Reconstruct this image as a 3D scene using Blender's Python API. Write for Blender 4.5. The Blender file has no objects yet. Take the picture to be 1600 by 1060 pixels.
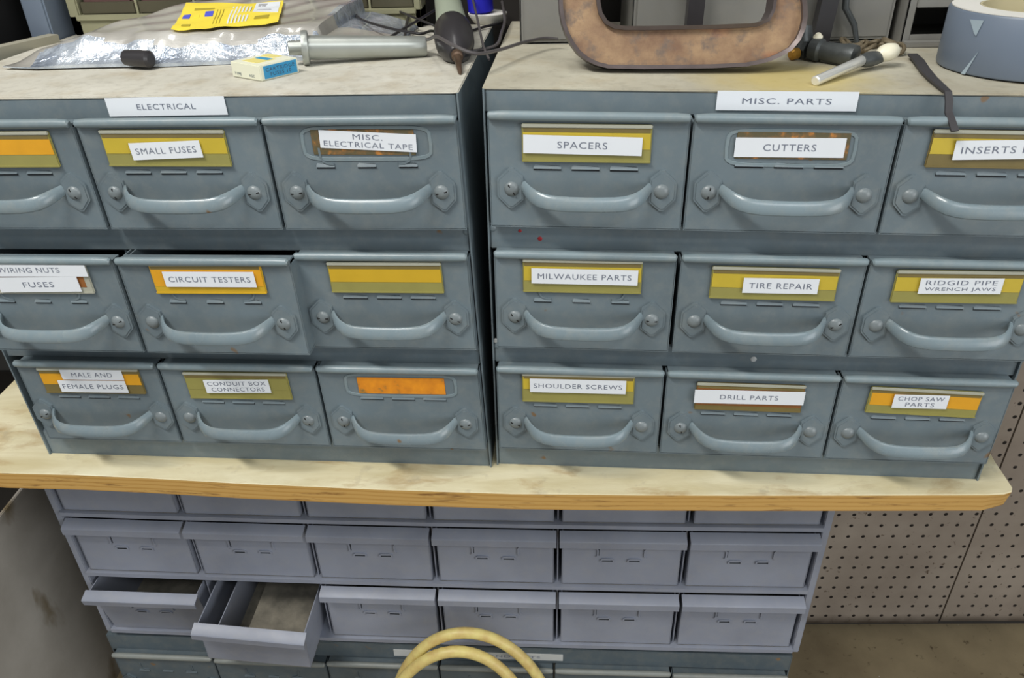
import bpy, bmesh, math, random
from mathutils import Vector, Matrix
random.seed(7)
S = bpy.context.scene
COL = S.collection
PI = math.pi

# ---------------------------------------------------------------- camera
F_PX = 1217.79
PITCH, ROLL, YAW, CAM_H = 0.548407, -0.0265299, -0.0269648, 1.2351284
cp, sp, cy, sy = math.cos(PITCH), math.sin(PITCH), math.cos(YAW), math.sin(YAW)
fwd = Vector((sy*cp, cy*cp, -sp)); rgt = Vector((cy, -sy, 0)); upv = rgt.cross(fwd)
cr, sr = math.cos(ROLL), math.sin(ROLL)
r2 = rgt*cr + upv*sr; u2 = upv*cr - rgt*sr
cam_d = bpy.data.cameras.new('camera'); cam = bpy.data.objects.new('camera', cam_d); COL.objects.link(cam)
cam_d.sensor_width = 36.0; cam_d.lens = F_PX*36/1600; cam_d.clip_start = 0.02
M = Matrix((r2, u2, -fwd)).transposed().to_4x4(); M.translation = (0, 0, CAM_H)
cam.matrix_world = M
S.camera = cam

# ---------------------------------------------------------------- light
w = bpy.data.worlds.new('world'); S.world = w; w.use_nodes = True
w.node_tree.nodes['Background'].inputs[0].default_value = (0.93, 0.97, 1.0, 1)
w.node_tree.nodes['Background'].inputs[1].default_value = 0.33
def area(name, loc, target, sx, sy_, power, col=(1, .98, .94)):
    l = bpy.data.lights.new(name, 'AREA'); l.shape = 'RECTANGLE'; l.size = sx; l.size_y = sy_
    l.energy = power; l.color = col
    o = bpy.data.objects.new(name, l); COL.objects.link(o); o.location = loc
    o.rotation_euler = (Vector(target)-Vector(loc)).to_track_quat('-Z', 'Y').to_euler()
    return o
area('ceiling_tube_light', (-0.85, -0.25, 2.65), (-.05, .7, .8), 1.0, 0.14, 34)
area('ceiling_tube_light', (0.6, -1.1, 2.65), (.1, .7, .8), 1.2, 0.14, 12, (.93, .97, 1))
area('ceiling_tube_light', (-0.3, 0.75, 2.9), (-.1, .75, .8), 1.2, 0.14, 8)
area('added_fill_light', (2.5, -1.5, 1.15), (-.3, .8, .3), 1.8, 1.8, 40, (.96, .98, 1))  # added soft fill from front right, brightens the lower cabinet and sheet
S.view_settings.view_transform = 'Standard'; S.view_settings.look = 'None'
S.view_settings.gamma = 1.0; S.view_settings.use_curve_mapping = False
S.view_settings.exposure = 0.0

# ---------------------------------------------------------------- materials
def lin(c):
    return tuple(((v/255)/12.92 if v/255 <= .04045 else ((v/255+.055)/1.055)**2.4) for v in c)+(1,)
MATS = {}
class NT:
    def __init__(s, name):
        s.m = bpy.data.materials.new(name); s.m.use_nodes = True; s.t = s.m.node_tree
        s.b = s.t.nodes['Principled BSDF']; s.co = s.t.nodes.new('ShaderNodeTexCoord').outputs['Object']
        s.geo = s.t.nodes.new('ShaderNodeNewGeometry').outputs['Position']
    def n(s, kind, **kw):
        nd = s.t.nodes.new(kind)
        for k, v in kw.items(): setattr(nd, k, v)
        return nd
    def l(s, a, b): s.t.links.new(a, b)
    def noise(s, scale, detail=4, rough=.55, src=None, stretch=None, dist=0):
        nd = s.n('ShaderNodeTexNoise'); nd.inputs['Scale'].default_value = scale
        nd.inputs['Detail'].default_value = detail; nd.inputs['Roughness'].default_value = rough
        nd.inputs['Distortion'].default_value = dist
        c = src or s.geo
        if stretch:
            mp = s.n('ShaderNodeMapping'); mp.inputs['Scale'].default_value = stretch; s.l(c, mp.inputs[0]); c = mp.outputs[0]
        s.l(c, nd.inputs['Vector']); return nd.outputs['Fac']
    def ramp(s, fac, stops):
        nd = s.n('ShaderNodeValToRGB'); e = nd.color_ramp.elements
        while len(e) < len(stops): e.new(.5)
        for i, (p_, c) in enumerate(stops):
            e[i].position = p_; e[i].color = c if len(c) == 4 else lin(c)
        s.l(fac, nd.inputs[0]); return nd.outputs[0]
    def mix(s, fac, a, b):
        nd = s.n('ShaderNodeMix', data_type='RGBA')
        if isinstance(fac, (int, float)): nd.inputs[0].default_value = fac
        else: s.l(fac, nd.inputs[0])
        for i, v in ((6, a), (7, b)):
            if isinstance(v, tuple): nd.inputs[i].default_value = v if len(v) == 4 else lin(v)
            else: s.l(v, nd.inputs[i])
        return nd.outputs[2]
    def math(s, op, a, b=0., c=None):
        nd = s.n('ShaderNodeMath', operation=op)
        for i, v in enumerate((a, b) if c is None else (a, b, c)):
            if isinstance(v, (int, float)): nd.inputs[i].default_value = v
            else: s.l(v, nd.inputs[i])
        return nd.outputs[0]
    def bump(s, h, strength=.2, dist=.001):
        nd = s.n('ShaderNodeBump'); nd.inputs['Strength'].default_value = strength; nd.inputs['Distance'].default_value = dist
        s.l(h, nd.inputs['Height']); s.l(nd.outputs[0], s.b.inputs['Normal'])
    def out(s, col=None, rough=.5, metal=0, spec=.5):
        if col is not None:
            if isinstance(col, tuple): s.b.inputs['Base Color'].default_value = col if len(col) == 4 else lin(col)
            else: s.l(col, s.b.inputs['Base Color'])
        if isinstance(rough, (int, float)): s.b.inputs['Roughness'].default_value = rough
        else: s.l(rough, s.b.inputs['Roughness'])
        s.b.inputs['Metallic'].default_value = metal; s.b.inputs['Specular IOR Level'].default_value = spec
        return s.m
W0, W1 = (0, 0, 0, 1), (1, 1, 1, 1)
def paint(name, base, dust, rough=.38, rust=True, grimy=.5):
    s = NT(name)
    n1 = s.noise(9, 5); n2 = s.noise(70, 4, .7); n3 = s.noise(26, 3, .6)
    d = lin(base); dk = tuple(v*.86 for v in d[:3])+(1,); lt = tuple(min(1, v*1.08) for v in d[:3])+(1,)
    c = s.mix(s.ramp(n1, [(.35, W0), (.65, W1)]), dk, lt)
    c = s.mix(s.math('MULTIPLY', s.ramp(n2, [(.45, W0), (.75, W1)]), .22), c, dust)
    if rust:
        c = s.mix(s.ramp(s.noise(42, 2, .5), [(.735, W0), (.77, W1)]), c, (120, 98, 74))
    r = s.math('MULTIPLY_ADD', n3, .3, rough-.12)
    s.bump(n2, .12, .0006)
    return s.out(c, r, 0, .5)
def plain(name, c, rough=.5, metal=0, spec=.5, var=.12, scale=40, bump=0):
    s = NT(name); d = lin(c); dk = tuple(v*(1-var) for v in d[:3])+(1,); lt = tuple(min(1, v*(1+var*.6)) for v in d[:3])+(1,)
    n = s.noise(scale, 4)
    if bump: s.bump(n, bump, .001)
    return s.out(s.mix(n, dk, lt), rough, metal, spec)
MT = {}
MT['teal'] = paint('teal_grey_paint', (108, 121, 127), (150, 150, 140))
MT['teal_pull'] = paint('pull_paint', (120, 135, 141), (165, 160, 145), .24)
MT['teal_worn'] = paint('lit_worn_teal_paint', (124, 139, 144), (168, 166, 156), .32)  # teal lightened on lips for overhead light, on frames for wear
MT['slate_worn'] = paint('pale_slate_paint', (126, 130, 126), (160, 155, 142), .42)  # paler slate for the rolled lips of the bottom drawers
MT['slot'] = plain('louvre_slot', (34, 38, 42), .8)
MT['lav'] = paint('lavender_grey_paint', (137, 142, 155), (158, 155, 150), .42, rust=False)
MT['slate'] = paint('dark_slate_paint', (84, 95, 101), (135, 132, 120), .4)
MT['grey_box'] = paint('grey_enamel', (136, 135, 130), (150, 145, 130), .45)
def dusty(name, a, b, yellow):
    s = NT(name)
    c = s.mix(s.ramp(s.noise(11, 6, .6), [(.3, W0), (.7, W1)]), a, b)
    c = s.mix(s.math('MULTIPLY', s.ramp(s.noise(24, 5, .65), [(.5, W0), (.72, W1)]), .4), c, (160, 142, 108))
    c = s.mix(s.math('MULTIPLY', s.ramp(s.noise(90, 3, .7), [(.5, W0), (.8, W1)]), .4), c, (126, 120, 106))
    if yellow:
        mp = s.n('ShaderNodeVectorMath', operation='DISTANCE'); s.l(s.geo, mp.inputs[0]); mp.inputs[1].default_value = (.215, .655, 1.08)
        g = s.math('MULTIPLY_ADD', s.noise(18, 3), .07, mp.outputs['Value'])
        c = s.mix(s.math('MULTIPLY', s.ramp(g, [(.06, W1), (.125, W0)]), .6), c, (198, 176, 88))
    s.bump(s.noise(120, 3), .15, .0006)
    return s.out(c, .8, 0, .25)
MT['dust_top'] = dusty('dusty_top', (184, 180, 166), (208, 205, 193), False)
MT['dust_top2'] = dusty('dusty_top_with_yellow_stain', (166, 160, 142), (190, 186, 168), True)
MT['inside'] = plain('bare_inside_steel', (70, 72, 72), .7)
MT['dark'] = plain('near_black', (26, 26, 26), .8)  # near-black base colour of the screw slots and the tool case
MT['white'] = plain('label_paper', (226, 230, 234), .55, var=.04)
MT['white2'] = plain('label_paper_dirty', (190, 192, 190), .6, var=.12)
MT['ink'] = plain('label_ink', (112, 118, 132), .6, var=.02)
MT['olive'] = plain('card_sleeve_plastic', (150, 144, 82), .28, var=.15, scale=60)
MT['olive_b'] = plain('card_sleeve_brown', (122, 108, 66), .28, var=.2, scale=60)
MT['clear'] = plain('clear_plastic_edge', (172, 172, 156), .3)
MT['yel'] = plain('yellow_card', (196, 172, 56), .45, var=.12, scale=70)
MT['yel2'] = plain('deep_yellow_card', (204, 166, 42), .45, var=.1, scale=70)
MT['ora'] = plain('orange_card', (222, 160, 36), .45, var=.14, scale=70)
MT['bro'] = plain('brown_card', (146, 92, 44), .5, var=.3, scale=90)
MT['screw'] = plain('screw_paint', (120, 128, 130), .35, var=.2, scale=160)
s = NT('torn_card')
cc = s.ramp(s.noise(95, 3, .6), [(.45, (92, 84, 58)), (.56, (118, 92, 56)), (.66, (184, 122, 56))]); s.out(cc, .6); MT['torn'] = s.m
s = NT('orange_faded_card')
cc = s.ramp(s.noise(60, 3, .6), [(.3, (120, 108, 62)), (.42, (214, 132, 32)), (.7, (236, 152, 34))]); s.out(cc, .5); MT['torn2'] = s.m
# plywood
s = NT('plywood_face')
c = s.mix(s.ramp(s.noise(7, 6, .6, stretch=(1, 4, 4), dist=.6), [(.3, W0), (.7, W1)]), (202, 188, 146), (232, 224, 192))
c = s.mix(s.ramp(s.noise(13, 6, .62, stretch=(1, 2.6, 2), dist=.35), [(.54, W0), (.74, W1)]), c, (180, 154, 110))
c = s.mix(s.math('MULTIPLY', s.ramp(s.noise(30, 4, .6), [(.6, W0), (.75, W1)]), .5), c, (150, 138, 118))
s.bump(s.noise(60, 4, stretch=(1, 4, 4)), .2, .001); MT['ply'] = s.out(c, .7, 0, .3)
s = NT('plywood_edge')
sx = s.n('ShaderNodeSeparateXYZ'); s.l(s.geo, sx.inputs[0])
wv = s.math('SINE', s.math('MULTIPLY', s.math('ADD', sx.outputs[2], s.math('MULTIPLY', s.noise(14, 3, stretch=(1, 1, 3)), .004)), 1150))
c = s.mix(s.ramp(wv, [(.3, W0), (.8, W1)]), (194, 154, 88), (180, 138, 72))
c = s.mix(s.ramp(s.noise(55, 4, .7, stretch=(.35, 1, 3.5)), [(.55, W0), (.72, W1)]), c, (116, 80, 42))
MT['ply_edge'] = s.out(c, .7, 0, .3)
# concrete floor
s = NT('concrete_floor')
c = s.mix(s.ramp(s.noise(6, 6, .6), [(.3, W0), (.7, W1)]), (112, 99, 76), (142, 128, 100))
c = s.mix(s.ramp(s.noise(60, 3, .6), [(.62, W0), (.72, W1)]), c, (84, 72, 54))
c = s.mix(s.ramp(s.noise(110, 2, .5), [(.74, W0), (.77, W1)]), c, (190, 188, 176))
MT['floor'] = s.out(c, .85, 0, .3)
# pegboard with a hole every inch
s = NT('pegboard')
sx = s.n('ShaderNodeSeparateXYZ'); s.l(s.geo, sx.inputs[0])
def hole(xo, zo):
    fx = s.math('SUBTRACT', s.math('FRACT', s.math('ADD', s.math('DIVIDE', s.math('SUBTRACT', sx.outputs[0], xo), .0254), 100.5)), .5)
    fz = s.math('SUBTRACT', s.math('FRACT', s.math('ADD', s.math('DIVIDE', s.math('SUBTRACT', sx.outputs[2], zo), .0254), 100.5)), .5)
    return s.math('SQRT', s.math('ADD', s.math('MULTIPLY', fx, fx), s.math('MULTIPLY', fz, fz)))
right = s.math('GREATER_THAN', sx.outputs[0], .7526)
dd = s.n('ShaderNodeMix', data_type='FLOAT'); s.l(right, dd.inputs[0]); s.l(hole(.51588, .28669), dd.inputs[2]); s.l(hole(.77645, .28688), dd.inputs[3])
dd = dd.outputs[0]
dd = s.math('MULTIPLY_ADD', s.noise(200, 2), .05, dd)
c = s.mix(s.ramp(s.noise(5, 5, .6), [(.3, W0), (.7, W1)]), (122, 110, 98), (150, 139, 126))
c = s.mix(s.ramp(s.noise(85, 4, .7), [(.64, W0), (.7, W1)]), c, (82, 68, 54))
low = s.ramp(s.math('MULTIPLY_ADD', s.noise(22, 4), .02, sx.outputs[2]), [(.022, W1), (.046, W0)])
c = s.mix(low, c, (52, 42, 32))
c = s.mix(s.ramp(dd, [(.135, W1), (.175, W0)]), c, (26, 20, 16))
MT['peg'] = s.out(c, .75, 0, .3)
MT['wall'] = plain('dark_wall', (46, 42, 38), .9, scale=8, var=.4)
s = NT('grey_sheet_metal_side')
c = s.mix(s.ramp(s.noise(7, 5, .6), [(.3, W0), (.7, W1)]), (160, 154, 144), (184, 179, 170))
c = s.mix(s.ramp(s.noise(9, 4, .5, stretch=(1, 1.6, .8)), [(.6, W0), (.72, W1)]), c, (122, 108, 82))
MT['sheet'] = s.out(c, .75, 0, .3)
# rusty cast clamp
s = NT('rusty_iron')
c = s.mix(s.ramp(s.noise(28, 6, .65), [(.35, W0), (.65, W1)]), (124, 96, 76), (166, 138, 106))
c = s.mix(s.ramp(s.noise(50, 5, .65), [(.52, W0), (.66, W1)]), c, (112, 98, 88))
c = s.mix(s.math('MULTIPLY', s.ramp(s.noise(13, 3, .5, stretch=(.6, 1, 2.5)), [(.56, W0), (.7, W1)]), .7), c, (190, 112, 72))
s.bump(s.noise(190, 4, .7), .5, .001); MT['rust'] = s.out(c, .65, .15, .4)
MT['rim'] = plain('worn_rim', (102, 92, 90), .42, .5, var=.3, scale=90, bump=.3)
s = NT('clear_bag_film')
c = s.mix(s.ramp(s.noise(12, 4, .6), [(.35, W0), (.65, W1)]), (176, 172, 163), (208, 205, 197))
s.bump(s.noise(32, 4, .55, stretch=(.5, 1.6, 1), dist=1.0), .22, .004)
s.b.inputs['Coat Weight'].default_value = .8; s.b.inputs['Coat Roughness'].default_value = .08
MT['bag'] = s.out(c, .3, 0, .6)
s.b.inputs['Transmission Weight'].default_value = .25
MT['bag_front'] = None
s = NT('crinkled_glare_film')
c = s.mix(s.ramp(s.noise(34, 4, .6), [(.35, W0), (.65, W1)]), (150, 160, 174), (222, 230, 238))
s.bump(s.noise(60, 4, .6, dist=1.8), .5, .005)
s.b.inputs['Coat Weight'].default_value = 1; s.b.inputs['Coat Roughness'].default_value = .05
MT['bag_front'] = s.out(c, .14, .45, .8)  # crinkled film, with bright bluish glare put into its colour
MT['pkyellow'] = plain('bag_label_yellow', (246, 222, 74), .45, var=.04)
MT['pkblue'] = plain('bag_label_blue', (84, 92, 208), .45)
MT['pkgrey'] = plain('bag_label_grey', (168, 168, 172), .5)
MT['pkdark'] = plain('bag_label_print', (176, 158, 48), .5)
MT['alu'] = plain('dull_aluminium', (178, 182, 176), .36, .6, var=.18, scale=50)
MT['iron_grip'] = plain('grey_green_grip', (150, 158, 140), .5)
MT['blackpl'] = plain('black_plastic', (52, 50, 52), .3, var=.25)
MT['wire'] = plain('black_wire', (44, 42, 44), .4)
MT['wire2'] = plain('grey_wire', (84, 80, 80), .4)
MT['copper'] = plain('tarnished_tip', (104, 84, 68), .45, .5)
MT['brass'] = plain('brass', (196, 146, 62), .35, .6, var=.3, scale=200)
MT['gun'] = plain('dirty_gunmetal', (84, 88, 88), .4, .4, var=.4, scale=180, bump=.3)
MT['chain'] = plain('rusty_small_parts', (118, 106, 84), .6, .3, var=.5, scale=260, bump=.4)
MT['chrome'] = plain('bright_chrome', (236, 236, 230), .22, .5, var=.05)
MT['cream'] = plain('cream_knob', (236, 230, 206), .35, var=.06)
MT['tape'] = plain('duct_tape', (112, 124, 140), .42, var=.1, scale=14)
MT['tape_lt'] = plain('duct_tape_torn_edge', (160, 176, 186), .4)
MT['core'] = plain('cardboard_core', (196, 186, 150), .7)
MT['paperw'] = plain('tape_roll_paper', (226, 224, 216), .6, var=.04)
MT['bxcream'] = plain('cream_carton', (226, 226, 204), .6, var=.05)
MT['bxblue'] = plain('blue_carton', (52, 148, 196), .5, var=.05)
MT['bxyel'] = plain('yellow_carton', (228, 214, 130), .5, var=.05)
MT['bxink'] = plain('carton_ink', (60, 84, 104), .6)
MT['olive_frame'] = plain('olive_enamel', (146, 144, 116), .5)
MT['olive_bin'] = plain('dark_olive_bin', (82, 78, 60), .45, var=.4, scale=20)
MT['bin_stuff'] = plain('bin_contents', (98, 70, 66), .5, var=.6, scale=70)
MT['blueg'] = plain('blue_grey_post', (120, 132, 148), .5)
MT['blue'] = plain('blue_plastic', (40, 40, 190), .35)
MT['strap'] = plain('black_strap', (58, 56, 58), .6)
MT['pale_rail'] = plain('pale_rail', (168, 164, 146), .6)
s = NT('yellow_cord')
c = s.mix(s.ramp(s.noise(60, 3, .6), [(.35, W0), (.7, W1)]), (216, 200, 126), (196, 168, 104))
MT['cord'] = s.out(c, .45)
MT['red'] = plain('red_paint_fleck', (170, 40, 44), .5)

# ---------------------------------------------------------------- mesh builder
class MB:
    def __init__(s): s.v = []; s.f = []; s.m = []
    def add(s, vs, fs, mi=0):
        o = len(s.v); s.v += [tuple(v) for v in vs]; s.f += [tuple(i+o for i in f) for f in fs]; s.m += [mi]*len(fs); return s
    def box(s, x0, x1, y0, y1, z0, z1, mi=0, bev=0, T=None):
        bm = bmesh.new(); bmesh.ops.create_cube(bm, size=1)
        for v in bm.verts: v.co = Vector(((x0+x1)/2+v.co.x*(x1-x0), (y0+y1)/2+v.co.y*(y1-y0), (z0+z1)/2+v.co.z*(z1-z0)))
        if bev > 0: bmesh.ops.bevel(bm, geom=bm.edges[:], offset=min(bev, .49*min(x1-x0, y1-y0, z1-z0)), segments=2, affect='EDGES')
        if T:
            for v in bm.verts: v.co = Vector(T(*v.co))
        bm.verts.index_update()
        s.add([v.co[:] for v in bm.verts], [[v.index for v in f.verts] for f in bm.faces], mi); bm.free(); return s
    def sweep(s, path, prof, mi=0, closed=False, ups=None, caps=True, scale=None):
        # prof: 2-D points (side, up); path: points
        P = [Vector(p) for p in path]; n = len(P); k = len(prof); vs = []; fs = []
        for i, p in enumerate(P):
            if closed: t = (P[(i+1) % n]-P[i-1]).normalized()
            else: t = (P[min(i+1, n-1)]-P[max(i-1, 0)]).normalized()
            up = Vector(ups[i] if isinstance(ups, list) else (ups or (0, 0, 1)))
            side = t.cross(up)
            if side.length < 1e-4: side = t.cross(Vector((0, 1, .01)))
            side.normalize(); u = side.cross(t).normalized()
            sc = scale[i] if scale else 1
            if not isinstance(sc, tuple): sc = (sc, sc)
            for a, b in prof: vs.append(p+side*a*sc[0]+u*b*sc[1])
        for i in range(n if closed else n-1):
            j = (i+1) % n
            for q in range(k): fs.append((i*k+q, i*k+(q+1) % k, j*k+(q+1) % k, j*k+q))
        if caps and not closed: fs += [tuple(range(k))[::-1], tuple(range((n-1)*k, n*k))]
        return s.add(vs, fs, mi)
    def tube(s, path, r, mi=0, seg=10, closed=False, scale=None):
        return s.sweep(path, [(r*math.cos(2*PI*i/seg), r*math.sin(2*PI*i/seg)) for i in range(seg)], mi, closed, None, True, scale)
    def lathe(s, axis0, axis1, prof, mi=0, seg=28):
        # prof: (t along axis 0..length, radius)
        a = Vector(axis0); d = (Vector(axis1)-a).normalized()
        x = d.cross(Vector((0, 0, 1)));  x = x if x.length > .05 else d.cross(Vector((1, 0, 0)))
        x.normalize(); y = d.cross(x); vs = []; fs = []
        for t, r in prof:
            for i in range(seg):
                an = 2*PI*i/seg; vs.append(a+d*t+(x*math.cos(an)+y*math.sin(an))*r)
        for j in range(len(prof)-1):
            for i in range(seg): fs.append((j*seg+i, j*seg+(i+1) % seg, (j+1)*seg+(i+1) % seg, (j+1)*seg+i))
        fs += [tuple(range(seg))[::-1], tuple(range((len(prof)-1)*seg, len(prof)*seg))]
        return s.add(vs, fs, mi)
    def prism(s, pts, lo, hi, T, mi=0):
        # polygon pts extruded lo..hi through T(u, v, w)
        n = len(pts); vs = [T(a, b, lo) for a, b in pts]+[T(a, b, hi) for a, b in pts]
        fs = [tuple(range(n))[::-1], tuple(range(n, 2*n))]+[(i, (i+1) % n, n+(i+1) % n, n+i) for i in range(n)]
        return s.add(vs, fs, mi)

def mk(name, mb, mats, parent=None, origin=None, W=None, smooth=35, world=None):
    vs = [Vector(W(*v)) if W else Vector(v) for v in mb.v]
    if origin is None:
        c = Vector((sum(v.x for v in vs), sum(v.y for v in vs), 0))/len(vs); origin = Vector((c.x, c.y, min(v.z for v in vs)))
    else: origin = Vector(origin)
    me = bpy.data.meshes.new(name); me.from_pydata([(v-origin)[:] for v in vs], [], mb.f)
    for m in mats: me.materials.append(MT[m])
    for p, i in zip(me.polygons, mb.m): p.material_index = i
    bm = bmesh.new(); bm.from_mesh(me); bmesh.ops.recalc_face_normals(bm, faces=bm.faces[:]); bm.to_mesh(me); bm.free()
    if smooth:
        me.polygons.foreach_set('use_smooth', [True]*len(me.polygons)); me.set_sharp_from_angle(angle=math.radians(smooth))
    me.update()
    o = bpy.data.objects.new(name, me); COL.objects.link(o)
    o['wo'] = origin[:]
    if parent:
        o.parent = parent; o.location = origin-Vector(parent['wo'])
    else: o.location = origin
    return o
def empty(name, loc):
    o = bpy.data.objects.new(name, None); COL.objects.link(o); o.location = loc; o['wo'] = tuple(loc); o.empty_display_size = .05; return o
def tag(o, label=None, cat=None, group=None, kind=None):
    if label: o['label'] = label
    if cat: o['category'] = cat
    if group: o['group'] = group
    if kind: o['kind'] = kind
    return o

TXT = {}
def text_geo(string):
    if string in TXT: return TXT[string]
    cu = bpy.data.curves.new('t', 'FONT'); cu.body = string; cu.align_x = 'CENTER'; cu.space_character = 1.12; cu.resolution_u = 3
    cu.space_line = .95
    ob = bpy.data.objects.new('t', cu); COL.objects.link(ob); bpy.context.view_layer.update()
    me = bpy.data.meshes.new_from_object(ob.evaluated_get(bpy.context.evaluated_depsgraph_get()))
    vs = [v.co.copy() for v in me.vertices]; fs = [tuple(p.vertices) for p in me.polygons]
    bpy.data.objects.remove(ob); bpy.data.curves.remove(cu); bpy.data.meshes.remove(me)
    x0 = min(v.x for v in vs); x1 = max(v.x for v in vs); y0 = min(v.y for v in vs); y1 = max(v.y for v in vs)
    vs = [((v.x-(x0+x1)/2)/(x1-x0), (v.y-(y0+y1)/2)/(y1-y0)) for v in vs]
    TXT[string] = (vs, fs); return TXT[string]
def add_text(mb, string, fn, wd, ht, mi):
    vs, fs = text_geo(string)
    mb.add([fn(a*wd, b*ht) for a, b in vs], fs, mi)

# ---------------------------------------------------------------- cabinet frames (local x right, y back, z up -> world)
ZB, CW, CH = 0.6978, 0.4829, 0.3817
def WR(x, y, z):
    z2 = z*(1-.0216*(x/.5-.5)); x2 = x+.00147*z2; y2 = y+.0103*z2; c, s_ = math.cos(-.06329), math.sin(-.06329)
    return (-.03606+c*x2-s_*y2, .62912+s_*x2+c*y2, ZB+z2)
def WL(x, y, z):   # x runs from -CW (left) to 0 (right)
    z2 = z*(1+.0107*(x/.5+.5)); x2 = x-.03447*z2; y2 = y+.0093*z2; c, s_ = math.cos(-.05714), math.sin(-.05714)
    return (-.04152+c*x2-s_*y2, .62535+s_*x2+c*y2, ZB+z2)
GZ = 0.5594
def WG(x, y, zd):  # zd downwards from the second row of drawers
    s_ = .5*(.004+.022*x-.038*x*x)*min(1, max(0, (GZ-zd)/.3))
    c, n_ = math.cos(-.04521), math.sin(-.04521)
    return (-.59627+c*x-n_*y, .70889+n_*x+c*y, GZ-zd-s_)

# ---------------------------------------------------------------- setting
tag(mk('floor', MB().box(-2.2, 2.6, -1.6, .99, -.05, 0), ['floor'], smooth=0), kind='structure')
tag(mk('wall_back', MB().box(-2.2, 2.6, .978, 1.05, 0, 2.6), ['wall'], smooth=0), kind='structure')
pg = mk('pegboard_panel', MB().box(-.45, .7512, .9709, .976, .012, 1.0), ['peg'], smooth=0)
tag(pg, 'brown grimy pegboard panel on the wall, left of the vertical seam', 'pegboard', 'pegboard panels')
pg = mk('pegboard_panel', MB().box(.7542, 2.0, .9709, .976, .016, 1.0), ['peg'], smooth=0)
tag(pg, 'brown grimy pegboard panel on the wall, right of the vertical seam', 'pegboard', 'pegboard panels')

# ---------------------------------------------------------------- labelled drawers
def card_front(mb, kind, cx, zc):
    # three louvres pressed into the sheet under the card
    if kind == 'A': w_, pitch = .0225, .031
    else: w_, pitch = .0155, .0345
    for k in (-1, 0, 1):
        x = cx+k*pitch
        vs = []
        for a, y, z in ((-.5, 0, .0016), (-.42, 0, .0030), (.42, 0, .0030), (.5, 0, .0016), (.5, -.0016, .0001), (-.5, -.0016, .0001), (.5, 0, .0001), (-.5, 0, .0001)):
            vs.append((x+a*w_, y, zc+z))
        yield vs, [(0, 1, 2, 3, 4, 5), (5, 4, 6, 7), (0, 5, 7), (3, 6, 4)], 0
        yield [(x-.5*w_, -.0003, zc-.0017), (x+.5*w_, -.0003, zc-.0017), (x+.5*w_, -.0003, zc+.0001), (x-.5*w_, -.0003, zc+.0001), (x-.5*w_, .0002, zc-.0017), (x+.5*w_, .0002, zc-.0017), (x+.5*w_, .0002, zc+.0001), (x-.5*w_, .0002, zc+.0001)], [(0, 1, 2, 3), (0, 4, 5, 1), (1, 5, 6, 2), (3, 2, 6, 7), (0, 3, 7, 4)], 2
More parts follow.
